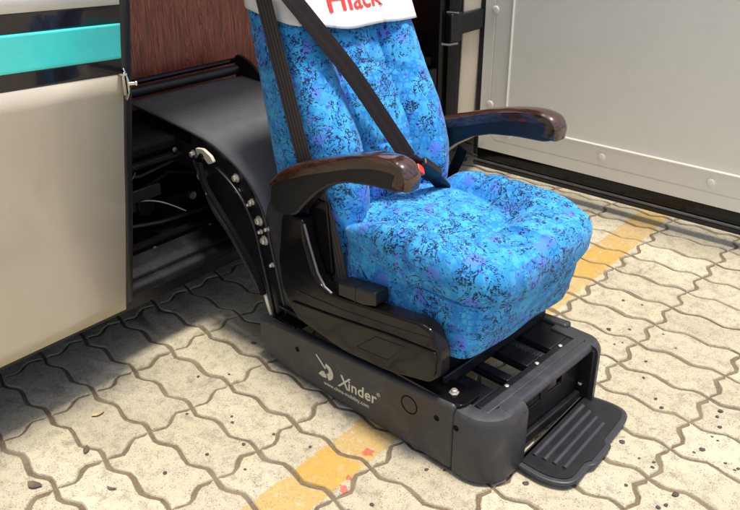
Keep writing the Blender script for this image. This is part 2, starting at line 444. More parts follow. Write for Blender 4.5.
PROF = [(.25, -1.802), (.30, -1.790), (.45, -1.752), (.60, -1.715), (.741, -1.684), (.85, -1.657), (.948, -1.634), (1.03, -1.618), (1.109, -1.600), (1.25, -1.585), (1.6, -1.572), (2.2, -1.572), (2.6, -1.62), (2.85, -1.76), (2.95, -1.95)]
def zs(z0, z1, n):
    return [lerp(z0, z1, k / n) for k in range(n + 1)]
def skin(z0, z1, ya, yb, off=0, n=14, tilt=.062, prof=PROF, yref=1.02):
    rows = []
    for z in zs(z0, z1, n):
        row = []
        for k in range(13):
            y = lerp(ya, yb, k / 12); zz = z + tilt * (yref - y)
            row.append((interp(prof, zz) + off, y, zz))
        rows.append(row)
    return MB().grid(rows)
YE = 1.006
# lower panel: bottom level, top follows the trim lines
rows = []
for k in range(17):
    t = k / 16; row = []
    for q in range(15):
        y = lerp(-1.6, YE, q / 14)
        zb = .25; zt = .945 + .062 * (YE - y); z = lerp(zb, zt, t)
        row.append((interp(PROF, z), y, z))
    rows.append(row)
lo = bput(MB().grid(rows), 'body_panel', M['champagne'], solid=-.018)
bput(skin(.9455, .9815, -1.6, YE, -.001), 'dark_trim_band', M['dark_band'], solid=-.012)
bput(skin(.982, 1.0625, -1.6, YE, .001), 'turquoise_trim_band', M['teal'], solid=-.012)
bput(skin(1.063, 1.1025, -1.6, YE, -.001), 'dark_trim_band', M['dark_band'], solid=-.012)
bput(skin(1.103, 1.45, -1.6, YE, 0), 'upper_body_panel', M['white_paint'], solid=-.012)
bput(skin(1.4505, 2.25, -1.6, YE, -.004, tilt=0), 'side_window', M['dark_band'], solid=-.010)
bput(skin(2.2505, 2.94, -1.6, YE, 0, tilt=0), 'roof_edge', M['white_paint'], solid=-.012)
# seal along the door edge, a bulging rubber section
rows = []
for z in zs(.255, 2.2, 40):
    xb = interp(PROF, z); r = []
    for dx, dy in ((-.10, .004), (.002, .004), (.006, .010), (.006, .026), (0, .036), (-.03, .040), (-.10, .040)):
        wv = .004 * max(0, (1.1 - z))
        r.append((xb + dx, YE + dy - wv * .3, z))
    rows.append(r)
bput(MB().grid(rows, closed=True), 'door_seal', M['rubber'])
# striker / latch on the seal
lt = MB().box(-1.628, -1.612, 1.000, 1.006, .895, .945).box(-1.628, -1.596, .994, 1.004, .944, .950).prism([(-1.632, .950), (-1.618, .957), (-1.604, .930), (-1.606, .900), (-1.620, .880), (-1.628, .884), (-1.617, .905), (-1.615, .930)], 1.008, 1.012)
lt.lathe([(.0045, 0), (.0045, .014), (.006, .015), (.006, .020), (.003, .021)], (-1.607, 1.010, .922), (.55, .83, 0), 12)
bput(lt, 'door_latch', M['chrome'], bevel=.001)

# interior
WX = -2.35
wood = bput(MB().box(WX - .02, WX, .4, 3.262, .55, 2.25), 'wood_wall', M['wood'], smooth=False)
bput(MB().box(WX - .25, WX + .02, 3.264, 3.31, .3, 2.3).box(-2.6, -1.99, 3.30, 3.35, .25, 2.3), 'inner_side_wall', M['black_metal'])
bput(MB().box(-2.6, -1.80, .2, 3.3, 2.25, 2.3), 'ceiling', M['black_metal'])
bput(MB().box(-2.34, -2.0, .42, 3.28, .575, .612), 'step_floor', M['dull_black'], bevel=.01)  # coloured black for the shadow lying over the floor
# dark box below the floor with the rounded opening
box_o = [(.45, .262), (2.725, .262), (2.725, .573), (.45, .573)]
hole = roundpoly([(1.10, .318), (1.60, .318), (1.60, .56), (1.10, .56)], .05, 6)
def plate_with_hole(outer, inner, x0, x1):
    m_ = MB(); bm = bmesh.new()
    ov = [bm.verts.new((x1, p[0], p[1])) for p in outer]; iv = [bm.verts.new((x1, p[0], p[1])) for p in inner]
    es = [bm.edges.new((ov[i], ov[(i + 1) % len(ov)])) for i in range(len(ov))] + [bm.edges.new((iv[i], iv[(i + 1) % len(iv)])) for i in range(len(iv))]
    bmesh.ops.triangle_fill(bm, edges=es, use_beauty=True)
    r = bmesh.ops.extrude_face_region(bm, geom=list(bm.faces))
    for v in r['geom']:
        if isinstance(v, bmesh.types.BMVert): v.co.x = x0
    bm.verts.index_update()
    m_.add([v.co[:] for v in bm.verts], [[v.index for v in f.verts] for f in bm.faces]); bm.free(); return m_
fb = bput(plate_with_hole(box_o, hole, -1.99, -1.965), 'step_box_front', M['gloss_black'], bevel=.004)
# moulded rim round the hole
hp = roundpoly([(1.095, .313), (1.605, .313), (1.605, .565), (1.095, .565)], .055, 6)
rim = MB().tube([(-1.964, p[0], p[1]) for p in hp] + [(-1.964, hp[0][0], hp[0][1])], .0065, 8)
bput(rim, 'opening_rim', M['gloss_black'])
bput(MB().box(-2.32, -2.30, .45, 3.0, .26, .57).box(-2.30, -1.995, .45, 3.0, .262, .28), 'underfloor_tray', M['grime'])
# clutter behind the opening
jk = MB()
jk.lathe([(.05, 0), (.05, .05), (.035, .07), (.035, .16)], (-2.25, 1.30, .36), (1, .1, .1), 20)
jk.box(-2.28, -2.10, 1.38, 1.56, .29, .37)
jk.lathe([(.014, 0), (.014, .012)], (-2.03, 1.44, .395), (1, 0, 0), 16)
bput(jk, 'door_motor', M['grime'], bevel=.004)
bput(MB().lathe([(.008, 0), (.013, .002), (.013, .006), (.009, .007)], (-2.013, 1.44, .395), (1, 0, 0), 18), 'pipe_end', M['rack'])
pts = [(-2.03, 1.16 + .26 * t, .40 + .035 * math.sin(t * PI) - .06 * t + .03 * (1 - t)) for t in [k / 14 for k in range(15)]]
bput(MB().tube(pts, .0022, 6), 'thin_cable', M['print'])
pts = [(-2.04, 1.14 + .12 * t, .36 + .16 * t) for t in [k / 8 for k in range(9)]]
bput(MB().tube(pts, .0018, 6), 'thin_cable', M['rack'])
for (pts_, r_, mt_, nm_) in (
    ([(-2.10, 1.12, .50), (-2.06, 1.25, .44), (-2.07, 1.40, .475), (-2.05, 1.56, .43), (-2.06, 1.70, .45)], .007, 'plastic_dark', 'wiring_loom'),
    ([(-2.08, 1.10, .53), (-2.05, 1.28, .50), (-2.05, 1.44, .52), (-2.05, 1.66, .50)], .005, 'plastic', 'wiring_loom'),
    ([(-2.10, 1.20, .33), (-2.03, 1.32, .335), (-2.02, 1.46, .33), (-2.03, 1.62, .345)], .009, 'plastic_dark', 'brake_pipe')):
    bput(MB().tube(pts_, r_, 8), nm_, M[mt_])
bput(MB().box(-2.03, -2.02, 1.20, 1.33, .43, .47).box(-2.04, -2.03, 1.22, 1.24, .40, .50), 'cable_bracket', M['black_metal'], bevel=.003)
for (by, bz) in ((1.24, .292), (1.46, .292), (1.66, .585), (1.36, .585), (1.16, .585)):
    bput(MB().lathe([(.008, 0), (.008, .004), (.005, .006)], (-1.965, by, bz), (1, 0, 0), 6), 'frame_bolt', M['rack'])
# sill beams running along the bus
bput(MB().prism(roundpoly([(-1.99, .300), (-1.905, .287), (-1.88, .272), (-1.88, .262), (-1.99, .262)], [0, .01, .006, 0, 0], 3), .45, 2.52), 'sill_beam', M['grime'])
bput(MB().prism(roundpoly([(-1.99, .2615), (-1.868, .2615), (-1.852, .250), (-1.852, .228), (-1.865, .222), (-1.99, .222)], [0, .008, .006, .006, 0, 0], 3), .45, 2.52), 'sill_beam', M['grime'])
bput(MB().box(-1.93, -1.912, .45, 2.52, .155, .2215), 'sill_lip', M['black_metal'])
# underbody
bput(MB().box(-4.0, -1.995, -1.6, 6.3, .24, .255), 'underbody', M['black_metal'])
bput(MB().box(-4.0, -3.98, -1.6, 6.3, .12, .24), 'far_skirt', M['black_metal'])
bput(MB().box(-4.0, -1.9, -1.6, 6.3, 2.94, 2.97), 'roof', M['white_paint'])
bput(MB().box(-4.02, -4.0, -1.6, 6.3, .12, 2.97), 'far_side', M['white_paint'])
bput(MB().box(-4.0, -1.83, -1.63, -1.6, .25, 2.94), 'end_wall', M['white_paint'])
bput(MB().box(-4.0, -1.83, 6.3, 6.33, .25, 2.94), 'end_wall', M['white_paint'])
# black pillar beyond the opening
pl = MB().box(-2.05, -1.960, 2.728, 2.746, .22, 2.3).box(-2.05, -1.972, 2.746, 2.79, .22, 2.3).box(-2.05, -1.956, 2.79, 2.87, .22, 2.3).box(-2.05, -1.968, 2.87, 2.900, .22, 2.3)
pil = bput(pl, 'door_pillar', M['gloss_black'], bevel=.005)
RPROF = [(.22, -1.985), (.6, -1.973), (1.1, -1.968), (1.6, -1.96), (2.6, -1.96), (2.94, -2.05)]
def rskin(z0, z1, off=0, t=0): return skin(z0, z1, 2.904, 6.3, off, 8, t, RPROF, 2.91)
bput(rskin(.18, .9295), 'body_panel', M['champagne'], solid=-.012)
bput(rskin(.93, 1.045, .001), 'turquoise_trim_band', M['teal'], solid=-.012)
bput(rskin(1.0455, 1.10, -.001), 'dark_trim_band', M['dark_band'], solid=-.012)
bput(rskin(1.1005, 1.45), 'upper_body_panel', M['white_paint'], solid=-.012)
bput(rskin(1.4505, 2.25, -.004), 'side_window', M['dark_band'], solid=-.01)
bput(rskin(2.2505, 2.93), 'roof_edge', M['white_paint'], solid=-.012)
bput(MB().box(-2.1, -1.62, 1.0, 2.905, 2.30, 2.94), 'door_header', M['white_paint'], bevel=.02)

# ---- swung out door leaf
KS = 1.05
def lk(x, z): return (x * KS, 1.4 + KS * (z - 1.4))   # leaf plane y = 2.60
LY = 3.024
x_h = lk(-1.84, 0)[0]; zb = lk(0, .205)[1]; xr = .02
zt = 2.2
def frame_pt(dx, dz): return (x_h + dx, zb + dz)
dl = empty('door_leaf'); dl.parent = bus; dl.matrix_parent_inverse = Matrix.Translation((2.6, -2.0, 0)); dl.location = (0, 0, 0)
# profile across the leaf, inward from the edge: distance, y depth
X1 = -.30  # free edge of the leaf
def ringrect(d, y, rad):
    poly = [(x_h + d, zb + d), (X1 - d, zb + d), (X1 - d, zt - d), (x_h + d, zt - d)]
    return [(p[0], y, p[1]) for p in roundpoly(poly, max(.002, rad), 8)]
prof = [(0, LY + .022, .004), (0, LY + .002, .004), (.002, LY, .006), (.030, LY, .02), (.050, LY - .000, .055),
        (.0525, LY + .0035, .055), (.0555, LY + .0035, .055), (.058, LY - .001, .055), (.118, LY - .001, .03), (.1345, LY - .001, .014), (.1385, LY - .0065, .014), (.1425, LY - .0065, .014), (.1475, LY + .000, .014), (.170, LY + .002, .012)]
rows = [ringrect(*q) for q in prof]
lf = MB().grid(rows, closed=True); n = len(rows[0])
lf.f.append(tuple(range(len(lf.v) - n, len(lf.v))))
lpanel = lf.build('lining_panel', M['leaf_paint'], dl)
# frame behind, outer skin, rubber edges
MB().box(x_h - .001, X1, LY + .0225, LY + .050, zb, zt).build('leaf_core', M['rubber'], dl, bevel=.004)
MB().box(x_h, X1, LY + .0505, LY + .058, zb, zt).build('outer_skin', M['champagne'], dl)
# black rubber strip on the hinge edge and the bottom rails
MB().box(x_h - .028, x_h - .002, LY + .004, LY + .050, zb - .04, zt).build('hinge_edge_seal', M['rubber'], dl, bevel=.006)
zk = lk(0, .118)[1]
MB().prism(roundpoly([(LY + .004, zb - .001), (LY + .050, zb - .001), (LY + .050, zk + .026), (LY + .012, zk + .030), (LY + .006, zk + .036)], .003, 2), x_h - .002, X1, 'x').build('bottom_rail', M['gloss_black'], dl)
MB().tube([(x_h - .01, LY + .002, zk + .030), (X1, LY + .002, zk + .030)], .0062, 10).build('rail_bead', M['rack'], dl)
MB().prism(roundpoly([(LY - .004, zk + .023), (LY + .045, zk + .023), (LY + .045, zk), (LY + .004, zk)], .005, 3), x_h - .02, X1, 'x').build('bottom_seal', M['rubber'], dl)
# rivets
rx = [lk(v, 0)[0] for v in (-1.686, -1.252, -.818)]; rz0 = lk(0, .295)[1]
rv = [(x, rz0) for x in rx]
zz = lk(0, .413)[1]; xx = lk(-1.789, 0)[0]
while zz < zt - .1: rv.append((xx, zz)); zz += .398 * KS
first = None
for (x, z) in rv:
    if first is None:
        first = MB().lathe([(.0185, 0), (.0185, .0012), (.0165, .0014), (.0160, .0040), (.0150, .0050), (.009, .0058), (.001, .0060)], (0, 0, 0), (0, -1, 0), 22).build('rivet', M['leaf_paint'], dl); o = first
    else:
        o = first.copy(); COL.objects.link(o); o.parent = dl
    o.location = (x, LY - .0011, z)
# hinge arm between pillar and leaf
az = .65
MB().box(-1.972, x_h - .004, 2.84, 3.03, az + .045, az + .130).box(-1.972, -1.935, 2.78, 2.86, az + .02, az + .14).build('hinge_arm', M['black_metal'], dl, bevel=.008)
MB().tube([(-1.967, 2.745, az + .02), (-1.942, 2.775, az + .014), (-1.92, 2.805, az + .018)], .005, 8).build('hinge_pin', M['rack'], dl)
MB().tube([(-1.962, 2.775, az + .147), (-1.927, 2.815, az + .141)], .004, 8).build('hinge_pin', M['rack'], dl)

# ------------------------------------------------------------------ the swing-out seat
OX, OY = -1.12, 1.565
seat = empty('lift_seat', (OX, OY, 0), math.radians(-3.5))
tag(seat, 'blue patterned lift-out passenger seat with armrests and footrest lowered onto the paving outside the bus', 'seat')

# --- base housing
hs = empty('base_housing'); hs.parent = seat
NY, FY = -.272, .262
side = roundpoly([(-.452, .150), (-.400, .158), (.296, .212), (.296, .012), (.10, .010), (-.34, .012), (-.425, .036), (-.455, .08)], [.012, .02, 0, 0, .02, .05, .04, .03], 5)
MB().prism(side, NY, NY + .035).build('side_panel', M['plastic'], hs, bevel=.013, seg=5)
MB().prism([(-.452, .150), (-.400, .158), (.296, .212), (.296, .150), (-.44, .115)], FY - .035, FY).build('side_panel', M['plastic'], hs, bevel=.009, seg=4)  # unseen far panel, shaped with a raised bottom to let daylight in
# front cover: swept wall with a wide opening
def plan(r):
    """outline of the front cover in plan, offset inwards by r"""
    pts = [(.298, NY + r)]
    R = .085 - r
    cx, cy = .415 - .085, NY + .085
    for k in range(9):
        a = -PI / 2 + k / 8 * PI / 2; pts.append((cx + R * math.cos(a), cy + R * math.sin(a)))
    R2 = .06 - r; cy2 = FY - .06; cx2 = .415 - .06
    for k in range(9):
        a = k / 8 * PI / 2; pts.append((cx2 + R2 * math.cos(a), cy2 + R2 * math.sin(a)))
    pts.append((.298, FY - r)); return pts
def wall(pa, pb, z0, z1, rr=.024):
    """rounded-top wall between outer plan pa index list"""
    rows = []
    for (off, z) in [(0.002, z0), (0, z0 + .006), (0, z1 - rr), (.003, z1 - rr * .55), (rr * .35, z1 - rr * .2), (rr * .9, z1 - .001), (.045, z1), (.050, z1 - .006), (.050, z0 + .004), (.048, z0)]:
        P_ = plan(off)
        rows.append([(P_[k][0], P_[k][1], z) for k in range(pa, pb)])
    m_ = MB(); m_.grid([list(r) for r in rows] + [rows[0]])
    n_ = len(rows[0]); R_ = len(rows)
    m_.f.append(tuple(r * n_ for r in range(R_))); m_.f.append(tuple(r * n_ + n_ - 1 for r in range(R_)))
    return m_
mL = wall(0, 10, .012, .203)
# flat front part left of the opening
def bar(y0, y1, z0, z1):
    pr_ = [(.415 - .003, z0), (.415, z0 + .006), (.415, z1 - .024), (.411, z1 - .012), (.403, z1 - .003), (.392, z1), (.365, z1), (.365, z0)]
    return MB().prism(pr_, y0, y1)
mL.v += []; a_ = bar(NY + .085, -.128, .012, .203); mL.add(a_.v, a_.f)
mL.build('front_corner', M['plastic'], hs)
mR = wall(9, 20, .004, .203); 
a_ = MB()
mR = MB()
rows = wall(10, 20, .012, .203); mR.add(rows.v, rows.f)
mR.build('front_corner', M['plastic'], hs)
# top beam with lip that rolls into the opening
bprof = roundpoly([(.3660, .2025), (.390, .2025), (.397, .192), (.394, .180), (.386, .178), (.3660, .188)], [0, .008, .008, .004, .004, 0], 4)
MB().prism(bprof, -.129, FY - .059).build('front_beam', M['plastic'], hs)
# inner cheeks of the opening
MB().box(.300, .4135, -.150, -.1275, .006, .188).build('opening_cheek', M['plastic_dark'], hs, bevel=.004)
MB().box(.300, .405, .200, .218, .006, .188).build('opening_cheek', M['plastic_dark'], hs, bevel=.004)
# top rim of the opening around the frame
rim = MB().box(.338, .3655, NY + .045, FY - .045, .190, .2035)
rim.box(.262, .3655, FY - .062, FY - .028, .190, .2030)
rim.build('top_rim', M['plastic'], hs, bevel=.004)
# near flange with its bolt
MB().prism(roundpoly([(.06, -.262), (.30, -.262), (.312, -.245), (.312, -.185), (.06, -.185)], [0, .02, .01, .01, 0], 4), .2045, .2125, 'z').build('mount_flange', M['gloss_black'], hs, bevel=.0015)
MB().lathe([(.013, 0), (.013, .002), (.0085, .0022), (.0085, .009), (.006, .011)], (.262, -.228, .2126), (0, 0, 1), 6).build('bolt', M['steel'], hs)
# black discs painted for the shade in screw holes, round cap, near panel
for (x, z) in ((-.277, .113), (.245, .150), (.306, .153)):
    MB().lathe([(.0085, 0), (.0085, .0010), (.0060, .0012)], (x, NY + .0004, z), (0, -1, 0), 16).build('screw', M['dull_black'], hs)
cap = MB(); cap.lathe([(.0272, -.001), (.0272, .0008), (.0240, .0010), (.0240, -.001)], (.155, NY, .143), (0, -1, 0), 36)
cap.f = cap.f[:-2]; cap.build('round_cap', M['dull_black'], hs)

def text(txt, size, mat, name, parent, pos, xdir, updir, bold=False, shear=0, extr=.0004, mapf=None, spacing=1, offs=0):
    cu = bpy.data.curves.new(name, 'FONT'); cu.body = txt; cu.size = size; cu.extrude = extr
    cu.space_character = spacing; cu.shear = shear; cu.offset = offs; cu.resolution_u = 4
    to = bpy.data.objects.new(name, cu); COL.objects.link(to)
    dg = bpy.context.evaluated_depsgraph_get(); me = bpy.data.meshes.new_from_object(to.evaluated_get(dg))
    bpy.data.objects.remove(to)
    X = Vector(xdir).normalized(); U = Vector(updir); U = (U - X * U.dot(X)).normalized(); Nn = X.cross(U)
    for v in me.vertices:
        if mapf: v.co = mapf(v.co)
        else: v.co = Vector(pos) + X * v.co.x + U * v.co.y + Nn * v.co.z
    o = bpy.data.objects.new(name, me); COL.objects.link(o); me.materials.clear(); me.materials.append(mat)
    o.parent = parent; return o
# print on the near panel: emblem, name, address
YP = NY - .0006
sl = math.atan2(-.0, 1)
def onpanel(pos, ang): return dict(pos=(pos[0], YP, pos[1]), xdir=(math.cos(ang), 0, math.sin(ang)), updir=(-math.sin(ang), 0, math.cos(ang)))
text('X', .060, M['print'], 'name_print', hs, offs=.0004, shear=.35, **onpanel((-.1085, .0700), math.radians(4.8)))
text('inder', .050, M['print'], 'name_print', hs, offs=.0007, spacing=1.04, shear=.12, **onpanel((-.0690, .0738), math.radians(4.8)))
text('®', .017, M['print'], 'name_print', hs, **onpanel((.0415, .112), math.radians(3)))
text('www.china-mobility.com', .0178, M['print'], 'address_print', hs, spacing=1.0, **onpanel((-.1655, .0465), math.radians(2.8)))
em = MB()
em.prism([(-.1975, .1335), (-.1915, .1355), (-.1545, .1045), (-.1600, .1005)], YP - .0004, YP)
arc = []
for k in range(15):
    a = math.radians(96 - k * 12.2); arc.append((-.1535 + .0275 * math.cos(a), .0945 + .0265 * math.sin(a)))
for k in range(14, -1, -1):
    a = math.radians(96 - k * 12.2); arc.append((-.1565 + .0125 * math.cos(a), .0985 + .0105 * math.sin(a)))
em.prism(arc, YP - .0004, YP)
em.prism([(-.1875, .0725), (-.1735, .0885), (-.1625, .0915), (-.1615, .0855), (-.1555, .0840), (-.1540, .0725), (-.1700, .0690)], YP - .0004, YP)
em.build('emblem_print', M['print'], hs, smooth=False)

# --- chassis frame inside the housing (slotted deck, rack, rails)
fr = empty('slide_frame'); fr.parent = seat
dk = MB()
Z0, Z1 = .186, .1975
dk.box(-.40, .216, -.234, -.132, Z0, Z1)
dk.box(.318, .3385, -.215, .21, Z0, Z1)
dk.box(.190, .216, -.131, .225, Z0, Z1)
dk.box(.2165, .3175, -.080, -.052, Z0, Z1).box(.2165, .3175, .008, .0585, Z0, Z1).box(.2165, .3175, .118, .225, Z0, Z1)
dk.box(.2165, .3175, -.234, -.132, Z0, Z1)
dk.box(-.42, -.36, -.131, .225, Z0, Z1)
dk.build('slotted_deck', M['black_metal'], fr, bevel=.003)
for ya_, yb_ in ((-.079, -.053), (.010, .057), (.120, .150)): MB().box(-.40, .33, ya_, yb_, .170, .1855).build('long_rail', M['black_metal'], fr, bevel=.003)
rk = MB().box(-.20, .335, .084, .117, .160, .176)
for k in range(44): rk.box(-.10 + k * .0096, -.0955 + k * .0096, .084, .098, .1762, .183)
rk.build('gear_rack', M['rack'], fr)
MB().box(-.05, .205, -.225, .235, .1985, .300).build('cushion_pan', M['dull_black'], fr, bevel=.004)  # painted black so the gap under the cushion reads as shade
MB().box(.212, .222, -.215, .240, .1985, .232).build('pan_lip', M['black_metal'], fr, bevel=.003)
for (x, y) in ((.329, -.10), (.329, .035), (.329, .148)):
    MB().lathe([(.0058, 0), (.0058, .002), (.0035, .0035)], (x, y, .1976), (0, 0, 1), 14).build('bolt', M['steel'], fr)
# slotted front plate and lower cross bars in the opening
fp = MB(); XA, XB = .357, .363
fp.box(XA, XB, -.126, -.055, .014, .168).box(XA, XB, -.055, .014, .137, .168).box(XA, XB, -.055, .014, .014, .110).box(XA, XB, .014, .052, .014, .168).box(XA, XB, .052, .116, .137, .168).box(XA, XB, .052, .116, .014, .112).box(XA, XB, .116, .199, .014, .168)
fp.build('front_plate', M['black_metal'], fr, bevel=.002)
MB().box(.3635, .380, -.126, .199, .014, .046).build('cross_bar', M['black_metal'], fr, bevel=.004)

# --- footrest
ft = empty('footrest'); ft.parent = seat
FZ = .026
fo = roundpoly([(.405, -.148), (.478, -.150), (.552, -.112), (.560, -.02), (.550, .0), (.550, .075), (.556, .095), (.526, .222), (.462, .240), (.374, .222)], [.006, .03, .045, .01, .01, .01, .01, .04, .04, .006], 6)
fo = roundpoly([(.400, -.150), (.497, -.152), (.554, -.115), (.545, -.030), (.555, -.018), (.548, .075), (.536, .085), (.522, .225), (.470, .243), (.377, .222)], [.006, .04, .04, .008, .008, .008, .008, .045, .045, .006], 6)
MB().prism(fo, FZ - .012, FZ, 'z').build('footrest_plate', M['plastic'], ft, bevel=.0045)
def shrinkpoly(poly, d):
    n_ = len(poly); r = []
    for k in range(n_):
        a = Vector(poly[k - 1]); p = Vector(poly[k]); c_ = Vector(poly[(k + 1) % n_]); t = (c_ - a).normalized()
        r.append((p.x - t.y * d, p.y + t.x * d))
    return r
fi = shrinkpoly(fo, .014)
MB().prism(fi, FZ + .0003, FZ + .0030, 'z').build('tread_mat', M['plastic_dark'], ft, bevel=.001)
for k in range(4):
    yk0, yk1 = (-.115, .195)
    xa, xb = .432 + k * .026, .410 + k * .026
    ys = -.098 + k * .004; ye = .165 - k * .010
    MB().tube([(lerp(.426, .404, 0) + k * .0265, ys, FZ + .0022), (.410 + k * .0262, ye, FZ + .0022)], .0068, 10).build('tread_rib', M['plastic'], ft)
MB().box(.372, .412, -.166, -.1525, .010, .040).build('hinge_bracket', M['black_metal'], ft, bevel=.003)
MB().box(.350, .385, .2245, .236, .010, .050).build('hinge_bracket', M['black_metal'], ft, bevel=.003)
MB().lathe([(.0085, 0), (.0085, .004), (.006, .006)], (.405, -.1665, .026), (0, -1, 0), 14).build('hinge_pin', M['steel'], ft)
MB().lathe([(.006, 0), (.006, .004)], (.375, .2, .0665), (0, 0, 1), 12).build('hinge_pin', M['steel'], ft)

# --- seat cushion
CX = .13; CYc = .004
def foot_r(phi, ax, ay, n_=4.5):
    c_, s_ = abs(math.cos(phi)), abs(math.sin(phi))
    return 1 / ((c_ / ax) ** n_ + (s_ / ay) ** n_) ** (1 / n_)
AXF, AXR, AY = .243, .30, .252
def smooth(t): t = max(0, min(1, t)); return t * t * (3 - 2 * t)
def topz(x, y):
    """height of the cushion top: horseshoe bolster round a domed inner pad"""
    lx, ly = x - CX, y - CYc
    rx_ = max(0, x + .20) / .388; ry_ = abs(ly) / .166
    r = (rx_ ** 3.2 + ry_ ** 3.2) ** (1 / 3.2); d = (r - 1) * .17
    pad = .570 - .018 * min(1, r) ** 2.6 - .012 * smooth((-.02 - x) / .15)
    side = lerp(.548, .590, smooth((x + .12) / .16)) if ly < 0 else lerp(.582, .596, smooth((x + .1) / .15))
    bol = side - .012 * smooth((x - .2) / .1)
    b_ = smooth((d + .012) / .050)
    z = lerp(pad, bol, b_)
    z -= .011 * math.exp(-(d / .008) ** 2) + .008 * math.exp(-(d / .026) ** 2)
    if ly > 0: z -= .011 * math.exp(-((x - .004 - .1 * (ly - .2)) / .008) ** 2) * smooth((ly - .15) / .04)
    ang = math.atan2(ly, x - .045)
    if x > .02 and d > -.02:
        q = abs(math.sin(ang * 4.6 + .35 * math.sin(ang * 3 + 1)))
        cr = math.exp(-(q / .16) ** 1.2)
        z -= .0145 * cr * smooth((d + .01) / .02) * (1 - .55 * smooth(d / .11)) * smooth((x - .02) / .08)
        q2 = abs(math.sin(ang * 9.3 + 1.1)); z -= .004 * math.exp(-(q2 / .2)) * smooth((d + .005) / .02) * (1 - smooth(d / .07))
    z += .0022 * noise.noise(Vector((x * 18, y * 18, 3))) + .0022 * noise.noise(Vector((x * 48, y * 48, 3))) + .001 * noise.noise(Vector((x * 110, y * 110, 3)))
    if d < 0:
        f_ = smooth(-d / .04)
        for cx_, k_, am in ((.075, .9, .0055), (-.015, -.5, .004), (.125, 1.4, .004)):
            z -= f_ * am * math.exp(-((x - cx_ + k_ * ly * ly + .01 * noise.noise(Vector((ly * 9, cx_ * 50, 0)))) / .007) ** 2)
    return z
NP = 280
def seamz(x): return lerp(.498, .463, smooth((x + .10) / .34))
def cush_pt(phi, s):
    ax = AXF if math.cos(phi) > 0 else AXR
    R = foot_r(phi, ax, AY)
    return (CX + math.cos(phi) * R * s, CYc + math.sin(phi) * R * s)
rows = []
for s in [0.0001] + [k / 56 * .84 for k in range(1, 57)]:
    rows.append([(lambda q: (q[0], q[1], topz(*q)))(cush_pt(2 * PI * k / NP, s)) for k in range(NP)])
AE = math.radians(150)
for q in range(1, 17):
    a = q / 16 * AE
    row = []
    for k in range(NP):
        phi = 2 * PI * k / NP
        fr_ = smooth((math.cos(phi) + .1) / .5)
        s = .84 + .16 * math.sin(a) if a < PI / 2 else 1.0 - lerp(.05, .14, fr_) * (1 - math.sin(a))
        x, y = cush_pt(phi, s); xe, ye = cush_pt(phi, .84)
        zt_ = topz(xe, ye); sz = seamz(x)
        zc = lerp(sz, zt_, .56); h_ = zt_ - zc; hb = zc - (sz + .001)
        z = zc + (h_ * math.cos(a) if a < PI / 2 else hb * math.cos(a) / abs(math.cos(AE)))
        ang = math.atan2(y - CYc, x - .045)
        qq = abs(math.sin(ang * 4.6 + .35 * math.sin(ang * 3 + 1))); cr = math.exp(-(qq / .16) ** 1.2)
        pl_ = -.006 * cr * smooth((x - .02) / .08) + .003 * noise.noise(Vector((x * 30, y * 30, z * 30)))
        # the gathered seam puckers the fabric a little
        pl_ -= .0014 * abs(math.sin(phi * 34)) * smooth((a - 1.2) / 1.0)
        row.append((x + math.cos(phi) * pl_, y + math.sin(phi) * pl_, z))
    rows.append(row)
cu = MB().grid(rows, closed=True)
cush = cu.build('seat_cushion', M['fabric'], seat)
def skirt_pt(phi, t):
    """t 0 at the seam, 1 at the bottom edge"""
    ax = lerp(AXF - .036, AXF - .080, t ** 1.1) if math.cos(phi) > 0 else AXR - .01
    ay = lerp(AY - .015, AY - .017, t)
    R = foot_r(phi, ax, ay, lerp(5.0, 10, t))
    x = CX + math.cos(phi) * R; y = CYc + math.sin(phi) * R
    zb_ = .312 + .004 * math.sin(phi * 5)
    z = lerp(seamz(x) + .004, zb_, t)
    w_ = (.006 * noise.noise(Vector((x * 14, y * 14, z * 9))) + .003 * noise.noise(Vector((x * 40, y * 40, z * 18)))) * math.sin(PI * t)
    return (x + w_ * math.cos(phi) + .004 * math.sin(PI * t) * math.cos(phi), y + w_ * math.sin(phi), z)
rows = [[skirt_pt(2 * PI * k / NP, t / 18) for k in range(NP)] for t in range(19)]
sk = MB().grid(rows, closed=True)
sk.f.append(tuple(range(18 * NP, 19 * NP)))
sk.build('cushion_skirt', M['fabric'], cush)
pp = []
for k in range(-100, 101):
    ph = k / 100 * .80 * PI; p = skirt_pt(ph, 0); pp.append((p[0] + .005 * math.cos(ph), p[1] + .005 * math.sin(ph), p[2] - .004))
MB().tube(pp, .0028, 6).build('piping', M['fabric'], cush)
# --- backrest
XF = [(.42, -.122), (.52, -.114), (.60, -.108), (.66, -.115), (.72, -.132), (.78, -.160), (.86, -.205), (.95, -.248), (1.05, -.288), (1.15, -.322), (1.25, -.352), (1.32, -.378), (1.36, -.405)]
XR = [(.42, -.345), (.57, -.382), (.81, -.424), (1.04, -.475), (1.25, -.52), (1.32, -.520), (1.36, -.500)]
HW = [(.42, .212), (.60, .226), (.8, .226), (1.0, .220), (1.15, .210), (1.25, .195), (1.32, .165), (1.36, .12)]
def sm_interp(tab, z):
    return (interp(tab, z - .03) + interp(tab, z) * 2 + interp(tab, z + .03)) / 4
def bulge(a, z, flat=0):
    a = abs(a)
    if a < .40: v = -.040 + .011 * math.cos(a / .40 * PI / 2)
    elif a < .46: v = -.043 - .012 * math.sin((a - .40) / .06 * PI)
    elif a < .76: v = -.043 + .043 * math.sin((a - .46) / .30 * PI / 2) ** .8
    else: v = -.018 * ((a - .76) / .24) ** 2
    return v * (1 - flat)
